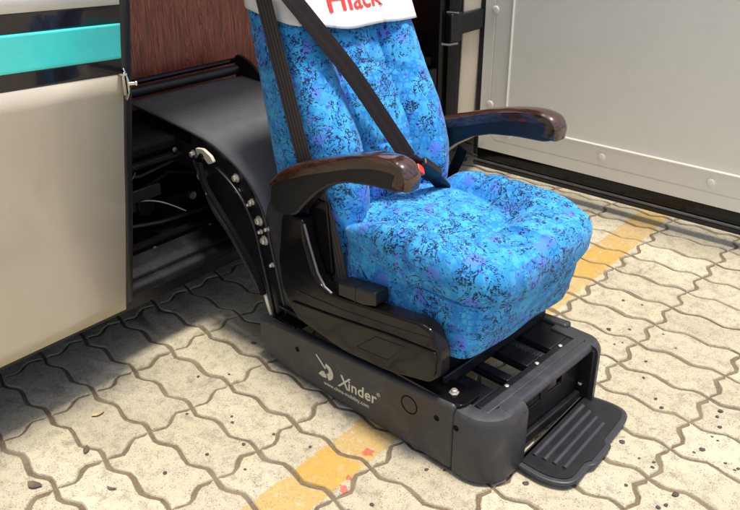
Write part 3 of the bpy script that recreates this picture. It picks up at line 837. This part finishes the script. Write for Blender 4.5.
def back_loop(z, off=0, flat=0, wr=1):
    xf, xr, hw = sm_interp(XF, z), sm_interp(XR, z), sm_interp(HW, z)
    pts = []
    NF = 56
    for k in range(NF + 1):
        a = -1 + 2 * k / NF; y = a * (hw - .012)
        x = xf + bulge(a, z, flat) + off
        if wr:
            cen = 1 if abs(a) < .42 else .6
            x -= .009 * cen * math.exp(-((z - .865 - .03 * math.cos(a * 3)) / .009) ** 2)
            x -= .006 * cen * math.exp(-((z - .70 + .02 * a) / .008) ** 2)
            x -= .006 * cen * math.exp(-((z - .985) / .008) ** 2)
            x += .0045 * noise.noise(Vector((y * 16, z * 11, 2))) + .0022 * noise.noise(Vector((y * 40, z * 30, 5)))
        pts.append((x, y, z))
    ys = hw + off
    D = xf - .018 - xr
    for t in (.02, .06, .14, .26, .38, .5, .62, .74, .86, .94, .98):
        x = xf - .018 - D * t; b_ = ys + .010 * math.sin(PI * t) - .012 * (max(0, 1 - t / .08)) - .012 * max(0, (t - .9) / .1)
        b_ += .002 * noise.noise(Vector((x * 30, z * 30, 8)))
        pts.append((x, b_, z))
    for k in range(9):
        a = 1 - 2 * k / 8; pts.append((xr - off - .012 * (1 - a * a), a * (hw - .02), z))
    for t in (.98, .94, .86, .74, .62, .5, .38, .26, .14, .06, .02):
        x = xf - .018 - D * t; b_ = ys + .010 * math.sin(PI * t) - .012 * (max(0, 1 - t / .08)) - .012 * max(0, (t - .9) / .1)
        b_ += .002 * noise.noise(Vector((x * 30, z * 30, 4)))
        pts.append((x, -b_, z))
    return pts
zl = zs(.42, 1.36, 110)
bk = MB().grid([back_loop(z) for z in zl], closed=True); nb = len(back_loop(.5))
bk.f.append(tuple(range(nb))); bk.f.append(tuple(range(len(bk.v) - nb, len(bk.v))))
back = bk.build('backrest', M['fabric'], seat)
MB().box(-.335, -.19, -.20, .20, .24, .4195).box(-.335, -.315, -.2, .2, .20, .2395).build('recliner_frame', M['black_metal'], seat, bevel=.01)
# white head cover: follows the backrest, lower edge differs front and side
def cover_z0(pt):
    x, y = pt[0], pt[1]
    xf = -.30
    return 0
rows = []
NZ = 40
base = [back_loop(1.2)]
nidx = len(base[0])
lowz = []
for k in range(nidx):
    p = base[0][k]
    if k <= 56:
        a = -1 + 2 * k / 56
        lz = lerp(1.020, .990, smooth((a + 1) / .9)) - .004 * smooth((a - .2) / .8) 
    elif k < 68: lz = lerp(.986, 1.03, (k - 57) / 10)
    elif k < 77: lz = 1.03
    else: lz = lerp(1.052, 1.022, (k - 77) / 10)
    lowz.append(lz)
for i in range(NZ + 1):
    t = i / NZ; row = []
    for k in range(nidx):
        z = lerp(lowz[k], 1.358, t)
        fl = .72
        lp = back_loop_cached = None
        row.append((k, z))
    rows.append(row)
def cover_pt(k, z):
    xf, xr, hw = sm_interp(XF, z), sm_interp(XR, z), sm_interp(HW, z)
    p = back_loop(z, .0055 if k <= 56 else .005, 0, 0)[k]
    if k <= 56:
        a = -1 + 2 * k / 56
        x = xf + .0075 + bulge(a, z) * .30 + .0035 * noise.noise(Vector((a * 3.2, z * 14, 9))) + .0015 * noise.noise(Vector((a * 9, z * 30, 9)))
        return (x, p[1], z)
    return p
cv = MB().grid([[cover_pt(k, z) for (k, z) in r] for r in rows], closed=True)
cv.f.append(tuple(range(len(cv.v) - nidx, len(cv.v))))
cover = cv.build('headrest_cover', M['cloth'], seat, solid=.0012)
# hem stitch line
# red lettering that follows the cloth
def onto_cover(p):
    # p.x runs along +y of the seat, p.y up the backrest
    y = -.098 + p.x; z = 1.037 + p.y * .93 - p.x * .02
    hw = sm_interp(HW, z); a = max(-1, min(1, y / (hw - .012)))
    xf = sm_interp(XF, z)
    x = xf + .0075 + bulge(a, z) * .30 + .0035 * noise.noise(Vector((a * 3.2, z * 14, 9))) + .0015 * noise.noise(Vector((a * 9, z * 30, 9)))
    return Vector((x + .0024 + p.z, y, z))
text('Hi', .092, M['red_print'], 'red_lettering', cover, (0, 0, 0), (0, 1, 0), (0, 0, 1), mapf=onto_cover, offs=.0012, extr=.0003)
def onto_cover2(p): return onto_cover(Vector((p.x + .086, p.y, p.z)))
text('ack', .078, M['red_print'], 'red_lettering', cover, (0, 0, 0), (0, 1, 0), (0, 0, 1), mapf=onto_cover2, offs=.001, extr=.0003)

# --- armrests
ARM = [(-.338, .560), (-.330, .615), (-.285, .660), (-.200, .700), (-.113, .729), (-.02, .762), (.060, .782), (.120, .788), (.158, .781), (.172, .755), (.168, .728), (.140, .717), (.06, .712), (-.02, .700), (-.08, .679), (-.135, .645), (-.194, .592), (-.225, .558), (-.270, .538), (-.318, .542)]
def armrest(y0, y1, k_):
    e = empty('armrest'); e.parent = seat
    A_ = [(-.338 + (p[0] + .338) * k_, p[1]) for p in ARM]
    poly = roundpoly(A_, .012, 3)
    MB().prism(poly, y0 + .004, y1 - .004).build('arm_body', M['plastic_dark'], e, bevel=.006)
    # cap: thick strip wrapped over the upper edge and round the tip
    top = A_[1:11]
    T = [Vector(p) for p in top]; fine = []
    for i in range(len(T) - 1):
        for k in range(5): fine.append(T[i].lerp(T[i + 1], k / 5))
    fine.append(T[-1])
    for _ in range(4):
        fine = [fine[0]] + [(fine[i - 1] + fine[i] * 2 + fine[i + 1]) / 4 for i in range(1, len(fine) - 1)] + [fine[-1]]
    rows = []
    wd = y1 - y0; cy = (y0 + y1) / 2
    for i, p in enumerate(fine):
        t_ = (fine[min(i + 1, len(fine) - 1)] - fine[max(i - 1, 0)]).normalized(); nn = Vector((-t_.y, t_.x))
        u = i / (len(fine) - 1)
        dep = .024 * smooth(u / .25 + .25) + .010 * smooth((u - .75) / .2)
        row = []
        for dy, dn in ((-.5, -dep), (-.515, -dep * .5), (-.50, .0005), (-.43, .0045), (-.28, .0075), (0, .0085), (.28, .0075), (.43, .0045), (.50, .0005), (.515, -dep * .5), (.5, -dep), (0, -dep + .002)):
            q = p + nn * dn; row.append((q.x, cy + dy * wd, q.y))
        rows.append(row)
    mm = MB().grid(rows, closed=True); m12 = 12
    mm.f.append(tuple(range(m12))); mm.f.append(tuple(range(len(mm.v) - m12, len(mm.v))))
    mm.build('wood_cap', M['burl'], e)
    return e
armrest(-.290, -.236, .95)
armrest(.226, .284, 1.055)

# --- side consoles
def console(sy):
    """sy=-1 near side, +1 far side"""
    e = empty('side_console'); e.parent = seat
    def pr(poly, a, b): 
        a, b = sorted((sy * a, sy * b)); return MB().prism(poly, a, b)
    low = roundpoly([(-.305, .305), (-.255, .240), (-.06, .213), (.10, .226), (.232, .258), (.262, .290), (.262, .352), (.232, .408), (.19, .414), (-.06, .378), (-.13, .372), (-.165, .395), (-.205, .50), (-.205, .552), (-.288, .548), (-.315, .40)], [.02, .03, .03, .03, .012, .008, .01, .012, .01, .01, .03, .03, .03, .012, .02, .02], 5)
    pr(low, .245, .290).build('console_shell', M['gloss_black'], e, bevel=.010, seg=4)
    # raised lower fairing with the step line
    fair = roundpoly([(-.264, .292), (-.245, .246), (-.06, .221), (.10, .234), (.222, .264), (.252, .290), (.256, .358), (.10, .342), (-.10, .312)], [.01, .02, .03, .03, .02, .015, .01, .02, .02], 4)
    pr(fair, .289, .2955).build('lower_fairing', M['gloss_black'], e, bevel=.003)
    ln = MB().tube([(-.24, sy * .2905, .330), (-.06, sy * .2905, .343), (.12, sy * .2905, .368), (.235, sy * .2905, .388)], .0016, 6)
    ln.build('groove_line', M['plastic_dark'], e)
    pr([(-.006, .258), (.060, .318), (.158, .332), (.103, .268)], .2955, .2962).build('cover_plate', M['gloss_black'], e, bevel=.0004)
    MB().tube([(q[0], sy * .2957, q[1]) for q in [(-.006, .258), (.060, .318), (.158, .332), (.103, .268), (-.006, .258)]], .0011, 6).build('plate_gap', M['dull_black'], e)
    # inner upright with the chrome-like edge
    pr(roundpoly([(-.215, .39), (-.145, .39), (-.160, .60), (-.235, .60)], .01, 3), .225, .2445).build('inner_upright', M['gloss_black'], e, bevel=.004)
    MB().tube([(-.196, sy * .2905, .545), (-.180, sy * .292, .50), (-.150, sy * .292, .42), (-.125, sy * .292, .388), (-.098, sy * .292, .378)], .0036, 8).build('bright_edge', M['rack'], e)
    # connector block
    blk_ = [(-.078, .380), (-.078, .418), (-.030, .424), (.052, .436), (.056, .400), (.010, .386)]
    pr(blk_, .240, .289).build('switch_block', M['plastic_dark'], e, bevel=.004)
    pr([(-.018, .382), (-.0150, .4275), (-.0135, .4277), (-.0165, .382)], .2392, .2900).build('block_gap', M['rubber'], e)
    return e
c1 = console(-1); console(1)
# console screw
MB().lathe([(.004, 0), (.004, .002)], (-.06, -.2905, .2325), (0, -1, 0), 10).build('screw', M['steel'], c1)

# --- belts (flat strips with thickness and uv)
def strap(name, mat, pts, width_dir, w_, parent, thick=.0022):
    pts = [Vector(p) for p in pts]
    fine = []
    for i in range(len(pts) - 1):
        p0 = pts[max(i - 1, 0)]; p1 = pts[i]; p2 = pts[i + 1]; p3 = pts[min(i + 2, len(pts) - 1)]
        for k in range(8):
            t = k / 8
            fine.append(.5 * ((2 * p1) + (p2 - p0) * t + (2 * p0 - 5 * p1 + 4 * p2 - p3) * t * t + (3 * p1 - p0 - 3 * p2 + p3) * t ** 3))
    fine.append(pts[-1])
    vs = []; uvs = []; fs = []
    ln = 0
    for i, p in enumerate(fine):
        if i: ln += (p - fine[i - 1]).length
        wd = width_dir(i / (len(fine) - 1)) if callable(width_dir) else Vector(width_dir)
        t = (fine[min(i + 1, len(fine) - 1)] - fine[max(i - 1, 0)]).normalized()
        wd = (wd - t * wd.dot(t)).normalized(); nn = t.cross(wd)
        for j in range(7):
            s = j / 6 - .5
            e_ = thick * (.5 if 0 < j < 6 else .25)
            vs.append(p + wd * s * w_ + nn * e_); uvs.append((j / 6, ln))
        for j in range(7):
            s = .5 - j / 6
            e_ = thick * (.5 if 0 < j < 6 else .25)
            vs.append(p + wd * s * w_ - nn * e_); uvs.append((1 - j / 6, ln))
    m_ = MB(); n_ = 14; nr = len(fine)
    for i in range(nr - 1):
        for k in range(n_): fs.append((i * n_ + k, i * n_ + (k + 1) % n_, (i + 1) * n_ + (k + 1) % n_, (i + 1) * n_ + k))
    fs.append(tuple(range(n_))); fs.append(tuple(range((nr - 1) * n_, nr * n_)))
    m_.add(vs, fs); o = m_.build(name, mat, parent)
    ul = o.data.uv_layers.new(name='UVMap')
    for lp in o.data.loops: ul.data[lp.index].uv = uvs[lp.vertex_index]
    return o
sb = empty('seat_belt'); sb.parent = seat
# grey ribbed strap down the near side of the backrest
strap('lap_strap', M['belt_grey'], [(-.385, -.2465, 1.20), (-.352, -.2475, 1.07), (-.292, -.2475, .88), (-.236, -.246, .70), (-.190, -.238, .60), (-.150, -.2335, .48), (-.125, -.232, .36), (-.118, -.232, .33)], (1, 0, .15), .060, sb)
# dark shoulder strap across the front
strap('shoulder_strap', M['belt_dark'], [(-.345, -.290, 1.215), (-.306, -.242, 1.128), (-.279, -.2185, 1.083), (-.234, -.167, .994), (-.186, -.114, .898), (-.132, -.065, .787), (-.080, -.017, .676)],
      (.0925, -.4626, -.185), .057, sb)
# tongue and buckle at the far hip
bc = empty('belt_buckle'); bc.parent = sb
def boxdir(c_, d, u, L_, W_, T_):
    d = Vector(d).normalized(); u = Vector(u); u = (u - d * u.dot(d)).normalized(); w_ = d.cross(u); c_ = Vector(c_)
    vs = [c_ + d * a + u * b_ + w_ * e_ for a in (0, L_) for b_ in (-W_ / 2, W_ / 2) for e_ in (-T_ / 2, T_ / 2)]
    return MB().add(vs, [(0, 1, 3, 2), (4, 6, 7, 5), (0, 4, 5, 1), (2, 3, 7, 6), (0, 2, 6, 4), (1, 5, 7, 3)])

# --- shroud: arm cover reaching from the bus to the base
ah = empty('arm_assembly'); ah.parent = seat
SP = [(-1.13, .668), (-1.03, .664), (-.90, .656), (-.78, .647), (-.68, .634), (-.61, .612), (-.545, .583), (-.495, .545), (-.462, .500), (-.440, .450), (-.424, .380), (-.405, .300), (-.385, .210), (-.372, .160)]
SYN, SYF = -.226, .245
def resample(P_, n):
    P_ = [Vector(p) for p in P_]; out = []
    for i in range(len(P_) - 1):
        p0 = P_[max(i - 1, 0)]; p1 = P_[i]; p2 = P_[i + 1]; p3 = P_[min(i + 2, len(P_) - 1)]
        for k in range(n):
            t = k / n; out.append(.5 * ((2 * p1) + (p2 - p0) * t + (2 * p0 - 5 * p1 + 4 * p2 - p3) * t * t + (3 * p1 - p0 - 3 * p2 + p3) * t ** 3))
    out.append(P_[-1]); return out
SPf = resample(SP, 5)
rows = []
for p in SPf:
    rows.append([(p.x, lerp(SYN, SYF, k / 10), p.y + .004 * math.sin(PI * k / 10)) for k in range(11)])
MB().grid(rows).build('shroud_cover', M['shroud'], ah, solid=-.006)
# slim side edging of the cover
MB().tube([(p.x, SYN + .001, p.y - .002) for p in SPf], .0028, 6).build('shroud_edge', M['plastic'], ah)
# roller along its inner end
MB().lathe([(.010, -.004), (.0175, 0), (.0175, .475), (.010, .48)], (-1.140, SYN - .02, .692), (0, 1, 0), 22).build('roller', M['rubber'], ah)
MB().prism(roundpoly([(-1.175, .650), (-1.175, .735), (-1.135, .742), (-1.06, .712), (-1.0, .664)], [.02, .03, .03, .03, 0], 5), SYF + .002, SYF + .014).build('roller_end_plate', M['rubber'], ah, bevel=.003)
MB().tube([(-1.172, SYN - .02, .716), (-1.172, SYF + .003, .716)], .010, 8).build('roller_rail', M['gloss_black'], ah)
# side plates
up = [(p.x, p.y - .006) for p in SPf if p.x > -.80]
inner = [(-.392, .150), (-.480, .150), (-.522, .240), (-.590, .335), (-.672, .425), (-.740, .500), (-.80, .560)]
pp = up + inner
MB().prism(pp, SYN + .004, SYN + .012).build('side_plate', M['black_metal'], ah, bevel=.0015)
MB().prism(pp, SYF - .014, SYF - .006).build('side_plate', M['black_metal'], ah, bevel=.0015)
# inner stiffener flange
fl = [(p.x - .035, p.y - .045) for p in SPf if p.x > -.62]
rows = [[(q[0], SYN - .004 - .012 * s, q[1]) for s in (0, 1)] for q in fl]
MB().grid(rows).build('stiffener_flange', M['black_metal'], ah, solid=.003)
# slide rails going back into the bus
MB().box(-1.16, -.78, SYN + .004, SYN + .05, .52, .60).build('slide_rail', M['black_metal'], ah, bevel=.004)
MB().box(-1.16, -.78, SYF - .05, SYF - .01, .52, .60).build('slide_rail', M['black_metal'], ah, bevel=.004)
# foot of the arm, plastic guide behind the console
MB().prism(roundpoly([(-.415, .150), (-.44, .30), (-.46, .44), (-.425, .53), (-.345, .55), (-.335, .30), (-.315, .165)], [.01, .02, .05, .03, .03, .02, .01], 4), -.222, -.195).build('arm_guide', M['plastic'], ah, bevel=.008)
MB().box(-.40, -.30, -.262, -.20, .150, .172).build('guide_shoe', M['gloss_black'], ah, bevel=.006)
# bolts
first = None
for (x, z, s) in ((-.778, .575, 1), (-.748, .511, 1.1), (-.567, .553, 1.05), (-.560, .515, .55), (-.500, .497, .8), (-.512, .485, .5), (-.473, .445, 1.15), (-.468, .412, .6), (-.455, .388, 1.15), (-.437, .430, .6), (-.425, .318, .6)):
    if first is None:
        first = MB().lathe([(.0115, 0), (.0115, .002), (.0075, .0022), (.0075, .010), (.005, .012)], (0, 0, 0), (0, -1, 0), 8).build('bolt', M['steel'], ah); o = first
    else: o = first.copy(); COL.objects.link(o); o.parent = ah
    o.scale = (s * 1.2, 1.1, s * 1.2); o.location = (x, SYN + .003, z)
# white clamp
cl = MB().prism(roundpoly([(-.728, .612), (-.690, .618), (-.652, .604), (-.640, .588), (-.668, .575), (-.690, .592), (-.722, .590)], .006, 3), SYN - .022, SYN - .012)
cl.build('cable_clamp', M['print'], ah, bevel=.002)
MB().lathe([(.011, 0), (.011, .018), (.006, .022)], (-.700, SYN - .008, .592), (.2, -1, 0), 14).build('clamp_knob', M['gloss_black'], ah)
# gas strut and the two hoses
def hose(pts, r, mat, name): MB().tube(resample3(pts), r, 8).build(name, mat, ah)
def resample3(P_):
    P_ = [Vector(p) for p in P_]; out = []
    for i in range(len(P_) - 1):
        p0 = P_[max(i - 1, 0)]; p1 = P_[i]; p2 = P_[i + 1]; p3 = P_[min(i + 2, len(P_) - 1)]
        for k in range(6):
            t = k / 6; out.append(.5 * ((2 * p1) + (p2 - p0) * t + (2 * p0 - 5 * p1 + 4 * p2 - p3) * t * t + (3 * p1 - p0 - 3 * p2 + p3) * t ** 3))
    out.append(P_[-1]); return out
hose([(-.735, SYN - .018, .545), (-.700, SYN - .020, .485), (-.668, SYN - .020, .430), (-.590, SYN - .018, .360), (-.510, SYN - .016, .265), (-.475, SYN - .012, .215)], .0065, M['plastic'], 'cable_hose')
hose([(-.700, SYN - .030, .575), (-.675, SYN - .030, .50), (-.560, SYN - .028, .385), (-.480, SYN - .022, .290), (-.455, SYN - .018, .215)], .0095, M['dull_black'], 'gas_strut')
hose([(-.455, SYN - .012, .215), (-.440, SYN - .014, .18), (-.432, SYN - .012, .152)], .0055, M['print'], 'cable_end')
hose([(-.735, SYN - .018, .545), (-.745, SYN - .02, .572), (-.720, SYN - .026, .59)], .006, M['black_metal'], 'cable_loop')
MB().tube([(-.695, SYN - .021, .475), (-.680, SYN - .031, .482)], .0035, 6).build('cable_tie', M['print'], ah)

strap('anchor_strap', M['belt_dark'], [(-.165, .236, .43), (-.150, .242, .52), (-.118, .246, .60), (-.102, .240, .635)], (1, 0, -.3), .034, sb)
# buckle, placed at the far end of the shoulder strap
end = Vector((-.080, -.017, .676)); dd = Vector((.006, .135, -.105)).normalized(); un = Vector((.75, .15, .6))
boxdir(end - dd * .010, dd, un, .040, .050, .006).build('tongue_plate', M['rubber'], bc, bevel=.002)
boxdir(end + dd * .034 + Vector((.006, 0, .004)), dd, un, .085, .052, .026).build('buckle_housing', M['plastic_dark'], bc, bevel=.006)
boxdir(end + dd * .022 + Vector((.010, -.018, -.012)), dd, un, .030, .042, .024).build('release_button', M['red'], bc, bevel=.003)
boxdir(end + dd * .118 + Vector((.004, 0, 0)), (.0, .06, -.06), un, .07, .040, .012).build('buckle_stalk', M['plastic_dark'], bc, bevel=.004)

# ------------------------------------------------------------------ light
w = bpy.data.worlds.new('World'); S.world = w; w.use_nodes = True
nt = w.node_tree; bg = nt.nodes['Background']
sky = nt.nodes.new('ShaderNodeTexSky'); sky.sky_type = 'NISHITA'; sky.sun_disc = False
SUN = Vector((.20, 0, 1)).normalized()
elev = math.asin(SUN.z); az_ = math.atan2(SUN.x, SUN.y)
sky.sun_elevation = elev; sky.sun_rotation = az_; sky.air_density = 1.0; sky.dust_density = 3.5; sky.ozone_density = .6
bg.inputs['Strength'].default_value = .13
L(nt, sky.outputs[0], bg.inputs[0])
sl_ = bpy.data.lights.new('sun', 'SUN'); sl_.energy = 3.0; sl_.angle = math.radians(10); sl_.color = (1, .945, .84)
so = bpy.data.objects.new('sun', sl_); COL.objects.link(so)
so.rotation_euler = SUN.to_track_quat('Z', 'Y').to_euler(); so.location = (2, 0, 6)

# ------------------------------------------------------------------ camera
cd = bpy.data.cameras.new('camera'); cam = bpy.data.objects.new('camera', cd); COL.objects.link(cam)
pitch, roll, yaw = 0.47386912713154644, -0.009774121814084583, -0.7121096879325237
cp, sp2 = math.cos(pitch), math.sin(pitch)
fw = Vector((math.sin(yaw) * cp, math.cos(yaw) * cp, -sp2)); rt = Vector((math.cos(yaw), -math.sin(yaw), 0)); upv = rt.cross(fw)
r2 = rt * math.cos(roll) + upv * math.sin(roll); u2 = -rt * math.sin(roll) + upv * math.cos(roll)
mt = Matrix.Identity(4)
for i in range(3): mt[i][0] = r2[i]; mt[i][1] = u2[i]; mt[i][2] = -fw[i]
mt.translation = (0, 0, 1.4)
cam.matrix_world = mt
cd.sensor_width = 36; cd.lens = 36 * 790.31 / 740; cd.clip_end = 500; cd.clip_start = .02
S.camera = cam
S.render.engine = 'CYCLES'
S.view_settings.view_transform = 'Standard'; S.view_settings.look = 'None'
S.view_settings.exposure = .64; S.view_settings.gamma = 1
